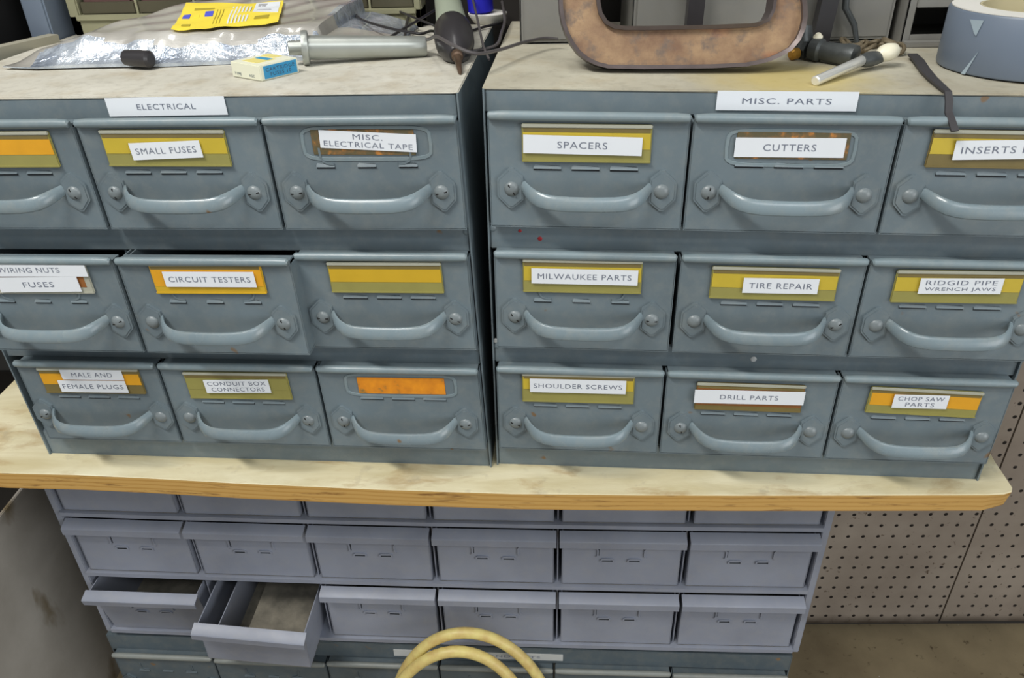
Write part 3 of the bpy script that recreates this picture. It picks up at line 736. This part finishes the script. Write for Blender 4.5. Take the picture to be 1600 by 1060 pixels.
for i in range(seg):
    a = 2*PI*i/seg
    for r_, z_ in ((.0400, .0477), (.0608, .0477), (.0608, .0485), (.0400, .0485)): vs.append((cxr+r_*math.cos(a), cyr+r_*math.sin(a), zr+z_))
for i in range(seg):
    j = (i+1) % seg
    for q in range(4): fs.append((i*4+q, i*4+(q+1) % 4, j*4+(q+1) % 4, j*4+q))
mb.add(vs, fs)
mk('paper_disc', mb, ['paperw'], root)
# torn end of the tape on the winding
mb = MB()
def onroll(a, z_, dr=.0006): return (cxr+(.0622+dr)*math.cos(a), cyr+(.0622+dr)*math.sin(a), zr+z_)
a0 = math.radians(205)
mb.add([onroll(a0-.13, .042), onroll(a0+.07, .043), onroll(a0+.02, .031), onroll(a0-.02, .033), onroll(a0-.13, .042, .0), onroll(a0+.07, .043, .0), onroll(a0+.02, .031, .0), onroll(a0-.02, .033, .0)], [(0, 1, 2, 3), (7, 6, 5, 4), (0, 4, 5, 1), (1, 5, 6, 2), (2, 6, 7, 3), (3, 7, 4, 0)])
mb.add([onroll(a0-.05, .001), onroll(a0+.01, .001), onroll(a0+.11, .020), onroll(a0-.05, .001, 0), onroll(a0+.01, .001, 0), onroll(a0+.11, .020, 0)], [(0, 1, 2), (5, 4, 3), (0, 3, 4, 1), (1, 4, 5, 2), (2, 5, 3, 0)])
mk('tape_end', mb, ['tape_lt'], root)
# --- black strap over the front edge
zs = topz('R', .34, .65)
P = [(.3440, .730, zs+.004), (.3400, .708, zs+.0035), (.3300, .672, zs+.0035), (.3240, .645, zs+.0034), (.3195, .618, zs+.0032), (.3182, .6040, zs+.0024), (.3182, .5995, zs-.003), (.3190, .5975, zs-.011), (.3198, .5890, zs-.0170), (.3205, .5842, zs-.0215)]
mb = MB(); mb.sweep(P, [(-.0030, -.0008), (.0030, -.0008), (.0030, .0008), (-.0030, .0008)], 0, ups=[(0, .1, 1)]*5+[(0, -.8, 1)]+[(0, -1, .15)]*4, scale=[(1.3, 1), (1.5, 1), (1.4, 1), (1.2, 1), (1, 1), (.9, 1), (.9, 1), (.9, 1), (.9, 1), (.9, 1)])
tag(mk('strap', mb, ['strap']), 'black strap hanging over the front edge beside the grey tape roll', 'strap')
# --- bright rod with cream knob
zs = topz('R', .28, .66)
root = empty('tap_lever', (.262, .657, zs))
tag(root, 'bright chrome rod with cream knob lying near the front edge of the right cabinet', 'lever')
mk('rod', MB().lathe((.2270, .6330, zs+.0045), (.2820, .6830, zs+.0090), [(0, .0030), (.001, .0040), (.078, .0043), (.0802, .003)], 0, 16), ['chrome'], root)
mk('stem', MB().lathe((.2800, .6810, zs+.0088), (.3000, .6950, zs+.0085), [(0, .0048), (.006, .0060), (.014, .0062), (.026, .0050)], 0, 16), ['gun'], root)
kn = MB(); kn.lathe((.2970, .6920, zs+.0110), (.3170, .7020, zs+.0130), [(0, .002), (.002, .0045), (.006, .0068), (.012, .0075), (.019, .0062), (.023, .0025)], 0, 20)
mk('knob', kn, ['cream'], root)
# --- valve body
root = empty('valve', (.268, .70, zs))
tag(root, 'dirty grey metal valve lying behind the chrome rod', 'valve')
mk('body', MB().lathe((.2510, .7260, zs+.0105), (.2800, .6960, zs+.0095), [(0, .006), (.002, .0095), (.010, .0100), (.012, .0078), (.030, .0085), (.034, .0095), (.042, .0090), (.043, .005)], 0, 18), ['gun'], root, origin=(.268, .70, zs))
mk('nut', MB().lathe((.2500, .7270, zs+.0095), (.2450, .7330, zs+.0098), [(0, .0080), (.007, .0080)], 0, 6), ['gun'], root)
mk('bolt', MB().lathe((.2560, .7250, zs+.018), (.2550, .7230, zs+.024), [(0, .0036), (.003, .0042), (.006, .002)], 0, 12), ['cream'], root)
# --- brass fitting
root = empty('hose_fitting', (.249, .735, zs))
tag(root, 'dark hose fitting with brass ends beside the right arm of the clamp', 'fitting')
mk('body', MB().lathe((.2480, .7330, zs+.004), (.2478, .7400, zs+.030), [(0, .0075), (.004, .0092), (.012, .0088), (.018, .0070), (.024, .0060)], 0, 16), ['gun'], root, origin=(.248, .735, zs))
mk('brass_end', MB().lathe((.2405, .7270, zs+.0065), (.2335, .7235, zs+.0065), [(0, .0050), (.006, .0052), (.008, .003)], 0, 12), ['brass'], root)
mk('brass_end', MB().lathe((.2545, .7250, zs+.0060), (.2615, .7200, zs+.0060), [(0, .0055), (.006, .0056), (.008, .003)], 0, 12), ['brass'], root)
# --- pile of small rusty links
links = []
root = empty('chain', (.312, .748, zs))
tag(root, 'small heap of rusty chain links in front of the wide steel bin', 'chain')
for i in range(9):
    a = random.uniform(0, PI); cx_, cy_ = .292+.0058*i, .748+random.uniform(-.006, .006); hz_ = zs+.004+random.uniform(0, .006)
    P = []
    for q in range(14):
        t_ = 2*PI*q/14; u, v = .0075*math.cos(t_), .0045*math.sin(t_)
        P.append((cx_+u*math.cos(a)-v*math.sin(a), cy_+u*math.sin(a)+v*math.cos(a), hz_+.003*math.sin(t_+i)))
    mk('link', MB().tube(P, .0019, closed=True, seg=8), ['chain'], root)
# --- dark bars leaning between bins
zs = topz('R', .28, .79)
for (a, b, lab, r_) in (((.2770, .782, zs+.001), (.290, .790, zs+.150), 'black bar standing against the wide steel bin, right of the clamp', .0078), ((.1570, .782, zs+.001), (.1610, .790, zs+.150), 'black bar standing inside the clamp opening', .0075)):
    d = Vector(b)-Vector(a)
    mb = MB(); mb.sweep([a, tuple(Vector(a)+d*.5), b], [(-r_, -.006), (r_, -.006), (r_, .006), (-r_, .006)], 0, ups=(0, 1, 0))
    tag(mk('black_bar', mb, ['blackpl']), lab, 'bar', 'black bars at the back of the right cabinet')
mb = MB().tube([(.312, .775, zs+.002), (.3075, .781, zs+.020), (.2990, .788, zs+.034), (.2930, .792, zs+.10)], .0032, scale=[.6, .9, 1, 1])
tag(mk('hand_tool', mb, ['gun']), 'slim grey metal tool leaning by the black bar on the right', 'tool')
mb = MB().box(.0985, .1015, .797, .8008, zs+.02, zs+.055, 0, .0006)
mb = MB().tube([(.066+.018, .80, zs+.001), (.0865, .806, zs+.05), (.090, .812, zs+.12)], .0022)
# --- crumpled plastic bag
zb0 = topz('L', -.3, .8)+.0008
def bag_pt(u, v):
    # u left-right, v front-back
    yf = .748+.004*math.sin(u*7)+.030*max(0, u-.42)/.58+.012*max(0, .1-u)/.1
    xl = -.497+.085*v**1.3; xr = -.128+.010*v
    x = xl+(xr-xl)*u; y = yf+(.905-yf)*v-.035*max(0, .35-u)*v
    e = min(1, 5.0*u)*min(1, 6*(1-u))
    prof = (math.sin(PI*min(1, v*1.35+.02))**.7 if v*1.35 < .98 else .25)
    q_ = min(1, v/.17); base = e**.7*(.003+.021*(q_*q_*(3-2*q_))+.012*v)
    wr = .0016*math.sin(13*u+6*v)*math.sin(7*v+3*u+1)+.0005*math.sin(41*u-17*v)
    fr = math.exp(-((v-.10)/.09)**2)*(.0016*math.sin(38*u)+.0010*math.sin(90*u+2))
    h = base+(wr+fr)*min(1, 8*v)*min(1, 8*u)*min(1, 8*(1-u))
    if u > .8: h = h*.45+.004
    return (x, y, zb0+max(.0012, h))
def grid_solid(fn, nu, nv, thick, umin=0, umax=1, vmin=0, vmax=1, split=None, floor=None):
    mb = MB(); vs = []; fs = []
    for j in range(nv+1):
        for i in range(nu+1): vs.append(fn(umin+(umax-umin)*i/nu, vmin+(vmax-vmin)*j/nv))
    K = (nu+1)*(nv+1)
    for j in range(nv+1):
        for i in range(nu+1):
            x, y, z_ = vs[j*(nu+1)+i]; vs.append((x, y, floor if floor is not None else z_-thick))
    ms = []
    for j in range(nv):
        for i in range(nu):
            a = j*(nu+1)+i; fs.append((a, a+1, a+nu+2, a+nu+1)); ms.append(1 if split and split((i+.5)/nu, (j+.5)/nv) else 0)
            fs.append((K+a, K+a+nu+1, K+a+nu+2, K+a+1)); ms.append(0)
    for i in range(nu):
        fs += [(i, K+i, K+i+1, i+1), (nv*(nu+1)+i, nv*(nu+1)+i+1, K+nv*(nu+1)+i+1, K+nv*(nu+1)+i)]; ms += [1 if split else 0, 0]
    for j in range(nv):
        a = j*(nu+1); b = a+nu; fs += [(a, a+nu+1, K+a+nu+1, K+a), (b, K+b, K+b+nu+1, b+nu+1)]; ms += [0, 0]
    mb.add(vs, fs); mb.m = ms; return mb
root = empty('plastic_bag', (-.30, .82, zb0-.0008))
tag(root, 'crumpled clear plastic bag with yellow label lying on the left cabinet', 'bag')
mk('film', grid_solid(bag_pt, 110, 44, .002, split=lambda u, v: v < .11+.02*math.sin(9*u) and u > .08 or (u > .78 and v > .45), floor=zb0), ['bag', 'bag_front'], root, origin=(-.30, .82, zb0-.0008), smooth=60)
# label on the bag (follows the film)
def find_uv(x, y):
    u, v = .5, .5
    for _ in range(40):
        p = bag_pt(u, v); pu = bag_pt(u+1e-4, v); pv = bag_pt(u, v+1e-4)
        a, b, c_, d_ = (pu[0]-p[0])/1e-4, (pv[0]-p[0])/1e-4, (pu[1]-p[1])/1e-4, (pv[1]-p[1])/1e-4
        ex, ey = x-p[0], y-p[1]; det = a*d_-b*c_
        u += (ex*d_-b*ey)/det; v += (a*ey-c_*ex)/det; u = min(1, max(0, u)); v = min(1, max(0, v))
    return u, v
cTL, cTR, cBR, cBL = (-.354, .872), (-.254, .880), (-.236, .788), (-.334, .774)
def lab_xy(a, b):   # a 0..1 left-right, b 0..1 bottom-top
    top = (cTL[0]+(cTR[0]-cTL[0])*a, cTL[1]+(cTR[1]-cTL[1])*a); bot = (cBL[0]+(cBR[0]-cBL[0])*a, cBL[1]+(cBR[1]-cBL[1])*a)
    return (bot[0]+(top[0]-bot[0])*b, bot[1]+(top[1]-bot[1])*b)
def lab_pt(a, b, lift):
    x, y = lab_xy(a, b)
    if b < .42 and a < .25: x, y = lab_xy(a, b)
    u, v = find_uv(x, y); p = bag_pt(u, v); return (p[0], p[1], p[2]+lift)
mk('yellow_label', grid_solid(lambda a, b: lab_pt(a, b, .0034), 16, 10, .0007), ['pkyellow'], root)
mb = MB()
def patch(a0, a1, b0, b1, mi, n=5, sh=0):
    g = grid_solid(lambda a, b: lab_pt(a0+(a1-a0)*a+sh*b, b0+(b1-b0)*b, .0038), n, 3, .0003); o = len(mb.v)
    mb.v += g.v; mb.f += [tuple(q+o for q in f) for f in g.f]; mb.m += [mi]*len(g.f)
patch(.04, .11, .40, .55, 0); patch(.25, .33, .45, .60, 0); patch(.14, .20, .42, .50, 2)
patch(.72, .97, .48, .95, 3); patch(.75, .90, .58, .90, 1)
for k in range(6): patch(.50+.035*k, .515+.035*k, .12, .80, 3, 2)
for k in range(3): patch(.36+.03*k, .368+.03*k, .15, .65, 4, 2)
patch(.12, .32, .70, .76, 4); patch(.76, .90, .15, .30, 4); patch(.08, .16, .08, .14, 4)
mk('label_print', mb, ['pkblue', 'pkgrey', 'pkyellow', 'white', 'pkdark'], root, smooth=0)
mb = MB(); mb.lathe((-.372, .750, zb0+.0085), (-.346, .741, zb0+.0085), [(0, .0070), (.018, .0078), (.027, .0076), (.029, .005)], 0, 18)
tag(mk('rubber_plug', mb, ['blackpl']), 'black round rubber plug at the front of the plastic bag', 'plug')
# --- small carton
zt0 = topz('L', -.23, .70)+.0003
root = empty('carton', (-.23, .715, zt0)); tag(root, 'small cream, yellow and blue carton in front of the plastic bag', 'box')
Fp = Vector((-.2265, .6810, 0)); ru = Vector((math.cos(math.radians(52)), math.sin(math.radians(52)), 0)); rv = Vector((math.cos(math.radians(146)), math.sin(math.radians(146)), 0))
def BX(a, b, c_): p = Fp+ru*a+rv*b; return (p.x, p.y, zt0+c_)
Lc, Wc, Hc = .040, .0385, .0130
mk('carton_body', MB().box(0, Lc, 0, Wc, 0, Hc, 0, .0006, T=BX), ['bxcream'], root)
mb = MB(); mb.box(.0035, Lc-.002, -.0003, .0001, .0012, Hc-.0012, 0, T=BX)
mb.box(.006, .026, .010, .030, Hc-.0001, Hc+.0003, 1, T=BX); mb.box(.028, .037, .016, .034, Hc-.0001, Hc+.0003, 1, T=BX); mb.box(.018, .024, .012, .028, Hc+.0003, Hc+.0006, 0, T=BX)
add_text(mb, 'CARTRIDGE\nFUSES 10', lambda a, b: BX(.0205+a, -.0005, .0065+b), .030, .0070, 2)
add_text(mb, 'TYPE', lambda a, b: BX(-.0003, .0300-a, .0035+b), .009, .0022, 2); add_text(mb, 'AGC', lambda a, b: BX(-.0003, .0115-a, .0035+b), .007, .0022, 2)
mk('carton_print', mb, ['bxblue', 'bxyel', 'bxink'], root, smooth=0)
# --- aluminium tube
mb = MB(); a = Vector((-.2010, .7440, zt0+.0150)); b = Vector((-.0915, .7660, zt0+.0098))
mb.lathe(a, b, [(-.016, .0050), (-.0155, .0062), (-.004, .0066), (-.0035, .0148), (0, .0152), (.002, .0148), (.0028, .0106), (.090, .0094), (.1085, .0091), (.1095, .0085)], 0, 32)
tag(mk('metal_tube', mb, ['alu']), 'dull aluminium tube with round flange lying beside the small carton', 'tube')
# --- soldering iron
root = empty('soldering_iron', (-.066, .76, zt0)); tag(root, 'soldering iron with black cone and grey-green grip pointing at the front edge', 'soldering iron')
A = Vector((-.0565, .6840, zt0+.0022)); B = Vector((-.0850, .9000, zt0+.0420))
def ir(prof, name, m): mk(name, MB().lathe(A, B, prof, 0, 26), [m], root)
ir([(0, .0008), (.004, .0019), (.020, .0026), (.036, .0036), (.037, .0050), (.044, .0056), (.046, .004)], 'tip', 'copper')
ir([(.042, .0070), (.046, .0100), (.056, .0150), (.070, .0180), (.086, .0188), (.100, .0180), (.108, .0160), (.110, .012)], 'cone', 'blackpl')
ir([(.108, .0145), (.112, .0152), (.150, .0140), (.20, .0132), (.215, .012)], 'grip', 'iron_grip')
# --- wires
def spline(pts, n=8):
    P = [Vector(p) for p in pts]; out = []
    for i in range(len(P)-1):
        p0 = P[max(0, i-1)]; p1 = P[i]; p2 = P[i+1]; p3 = P[min(len(P)-1, i+2)]
        for k in range(n):
            t_ = k/n; out.append(.5*((2*p1)+(p2-p0)*t_+(2*p0-5*p1+4*p2-p3)*t_**2+(3*p1-p0-3*p2+p3)*t_**3))
    out.append(P[-1]); return out
def wire(pts, r_, m, label, name='wire'):
    o = mk(name, MB().tube(spline(pts), r_, seg=8), [m]); tag(o, label, 'wire', 'loose wires on the left cabinet'); return o
h = zt0
wire([(-.205, .945, h+.020), (-.188, .909, h+.020), (-.168, .847, h+.022), (-.139, .807, h+.021), (-.110, .781, h+.020), (-.098, .779, h+.019), (-.091, .802, h+.017), (-.080, .850, h+.003)], .0013, 'wire', 'thin black wire curving down in front of the bag corner')
wire([(-.190, .905, h+.024), (-.178, .935, h+.024), (-.158, .940, h+.022), (-.142, .925, h+.018), (-.119, .879, h+.018), (-.098, .838, h+.018), (-.091, .834, h+.016)], .0012, 'wire', 'thin black wire arching over the bag corner to the soldering iron')
wire([(-.137, .800, h+.010), (-.128, .835, h+.012), (-.113, .873, h+.016), (-.098, .915, h+.020)], .0015, 'wire', 'short black wire slanting up left of the soldering iron')
wire([(-.130, .920, h+.012), (-.124, .852, h+.012), (-.1185, .800, h+.008), (-.1160, .775, h+.0022)], .0015, 'wire', 'black wire dropping to the end of the aluminium tube')
wire([(-.1165, .782, h+.0025), (-.1130, .792, h+.010), (-.1060, .783, h+.012), (-.090, .755, h+.018), (-.0760, .700, h+.030), (-.060, .672, h+.028), (-.042, .668, h+.022), (-.024, .700, h+.018), (-.004, .740, h+.016), (.016, .770, h+.014), (.030, .775, h+.012)], .0015, 'wire2', 'grey cord crossing the iron tip and the gap to the clamp')
wire([(-.027, .960, h+.020), (-.0225, .890, h+.012), (-.0245, .830, h+.010), (-.030, .790, h+.0045), (-.055, .775, h+.0022)], .0016, 'wire2', 'grey cord looping over the gap between the cabinets')
wire([(-.062, .955, h+.030), (-.054, .880, h+.028), (-.046, .812, h+.018), (-.040, .765, h+.009), (-.034, .740, h+.0022)], .0012, 'wire2', 'thin grey wire along the right side of the soldering iron')
wire([(-.060, .880, h+.0025), (-.047, .893, h+.004), (-.034, .910, h+.004), (-.028, .925, h+.003)], .0014, 'wire', 'short wire behind the soldering iron near the gap')
# --- small white dish with blue cap
root = empty('bottle_cap', (-.045, .93, zt0)); tag(root, 'white plastic dish with blue lid at the back beside the gap', 'lid')
mk('dish', MB().lathe((-.043, .938, zt0), (-.043, .938, zt0+.03), [(0, .012), (.002, .016), (.010, .0215), (.012, .0220), (.0125, .020)], 0, 32), ['paperw'], root, origin=(-.043, .938, zt0))
mk('lid', MB().lathe((-.050, .934, zt0+.0125), (-.052, .934, zt0+.05), [(0, .010), (.002, .014), (.022, .0145), (.024, .012)], 0, 24), ['blue'], root)
# --- olive bin rack at the back of the left cabinet
root = empty('bin_rack', (-.30, .945, zt0)); tag(root, 'olive metal rack of small bins at the back of the left cabinet', 'rack')
y0 = .921; xa, xb = -.508, -.115; zq = zt0
mb = MB(); mb.box(xa, xb, y0, .964, zq, zq+.021, 0, .0015); mb.box(xa, xa+.012, y0, .964, zq, zq+.13, 0, .0015); mb.box(xb-.008, xb, y0, .964, zq, zq+.13, 0, .0015)
mb.box(xa, xb, .960, .9645, zq, zq+.13)
for k in range(1, 6): mb.box(-.496+.0648*k-.0012, -.496+.0648*k+.0012, y0+.002, .962, zq+.02, zq+.12)
mb.box(xa+.008, xb-.006, y0-.003, y0+.002, zq+.015, zq+.021, 0, .001)
mk('rack_frame', mb, ['olive_frame'], root)
for k in range(6):
    x0 = -.496+.0648*k+.002; x1 = x0+.0608-.0005
    if k == 5: x1 = xb-.009
    mb = MB(); mb.box(x0, x1, y0+.004, .959, zq+.0215, zq+.024); mb.box(x0, x1, y0+.003, y0+.005, zq+.0215, zq+.034, 0, .0008)
    mb.box(x0+.002, x1-.002, y0+.006, .958, zq+.024, zq+.060+.006*math.sin(k*2), 1, .003)
    mk('bin', mb, ['olive_bin', 'bin_stuff'], root)
# --- things beyond the left end of the cabinet
mb = MB(); mb.box(-.549, -.5235, .905, .965, zt0-.25, zt0+.16, 0, .002)
tag(mk('steel_post', mb, ['blueg']), 'blue-grey steel post standing left of the olive bin rack', 'post')
mb = MB(); mb.sweep([(-.640, .660, 1.076), (-.560, .800, 1.0785), (-.535, .860, 1.079), (-.520, .900, 1.079)], [(-.007, -.007), (.007, -.007), (.007, .007), (-.007, .007)], 0)
tag(mk('pale_rail', mb, ['pale_rail']), 'pale metal rail running back along the left end of the cabinet top', 'rail')
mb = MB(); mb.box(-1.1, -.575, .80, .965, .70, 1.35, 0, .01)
tag(mk('tool_case', mb, ['dark']), 'dark tool case at the far left back', 'case')

for o in bpy.data.objects:
    if 'wo' in o: del o['wo']
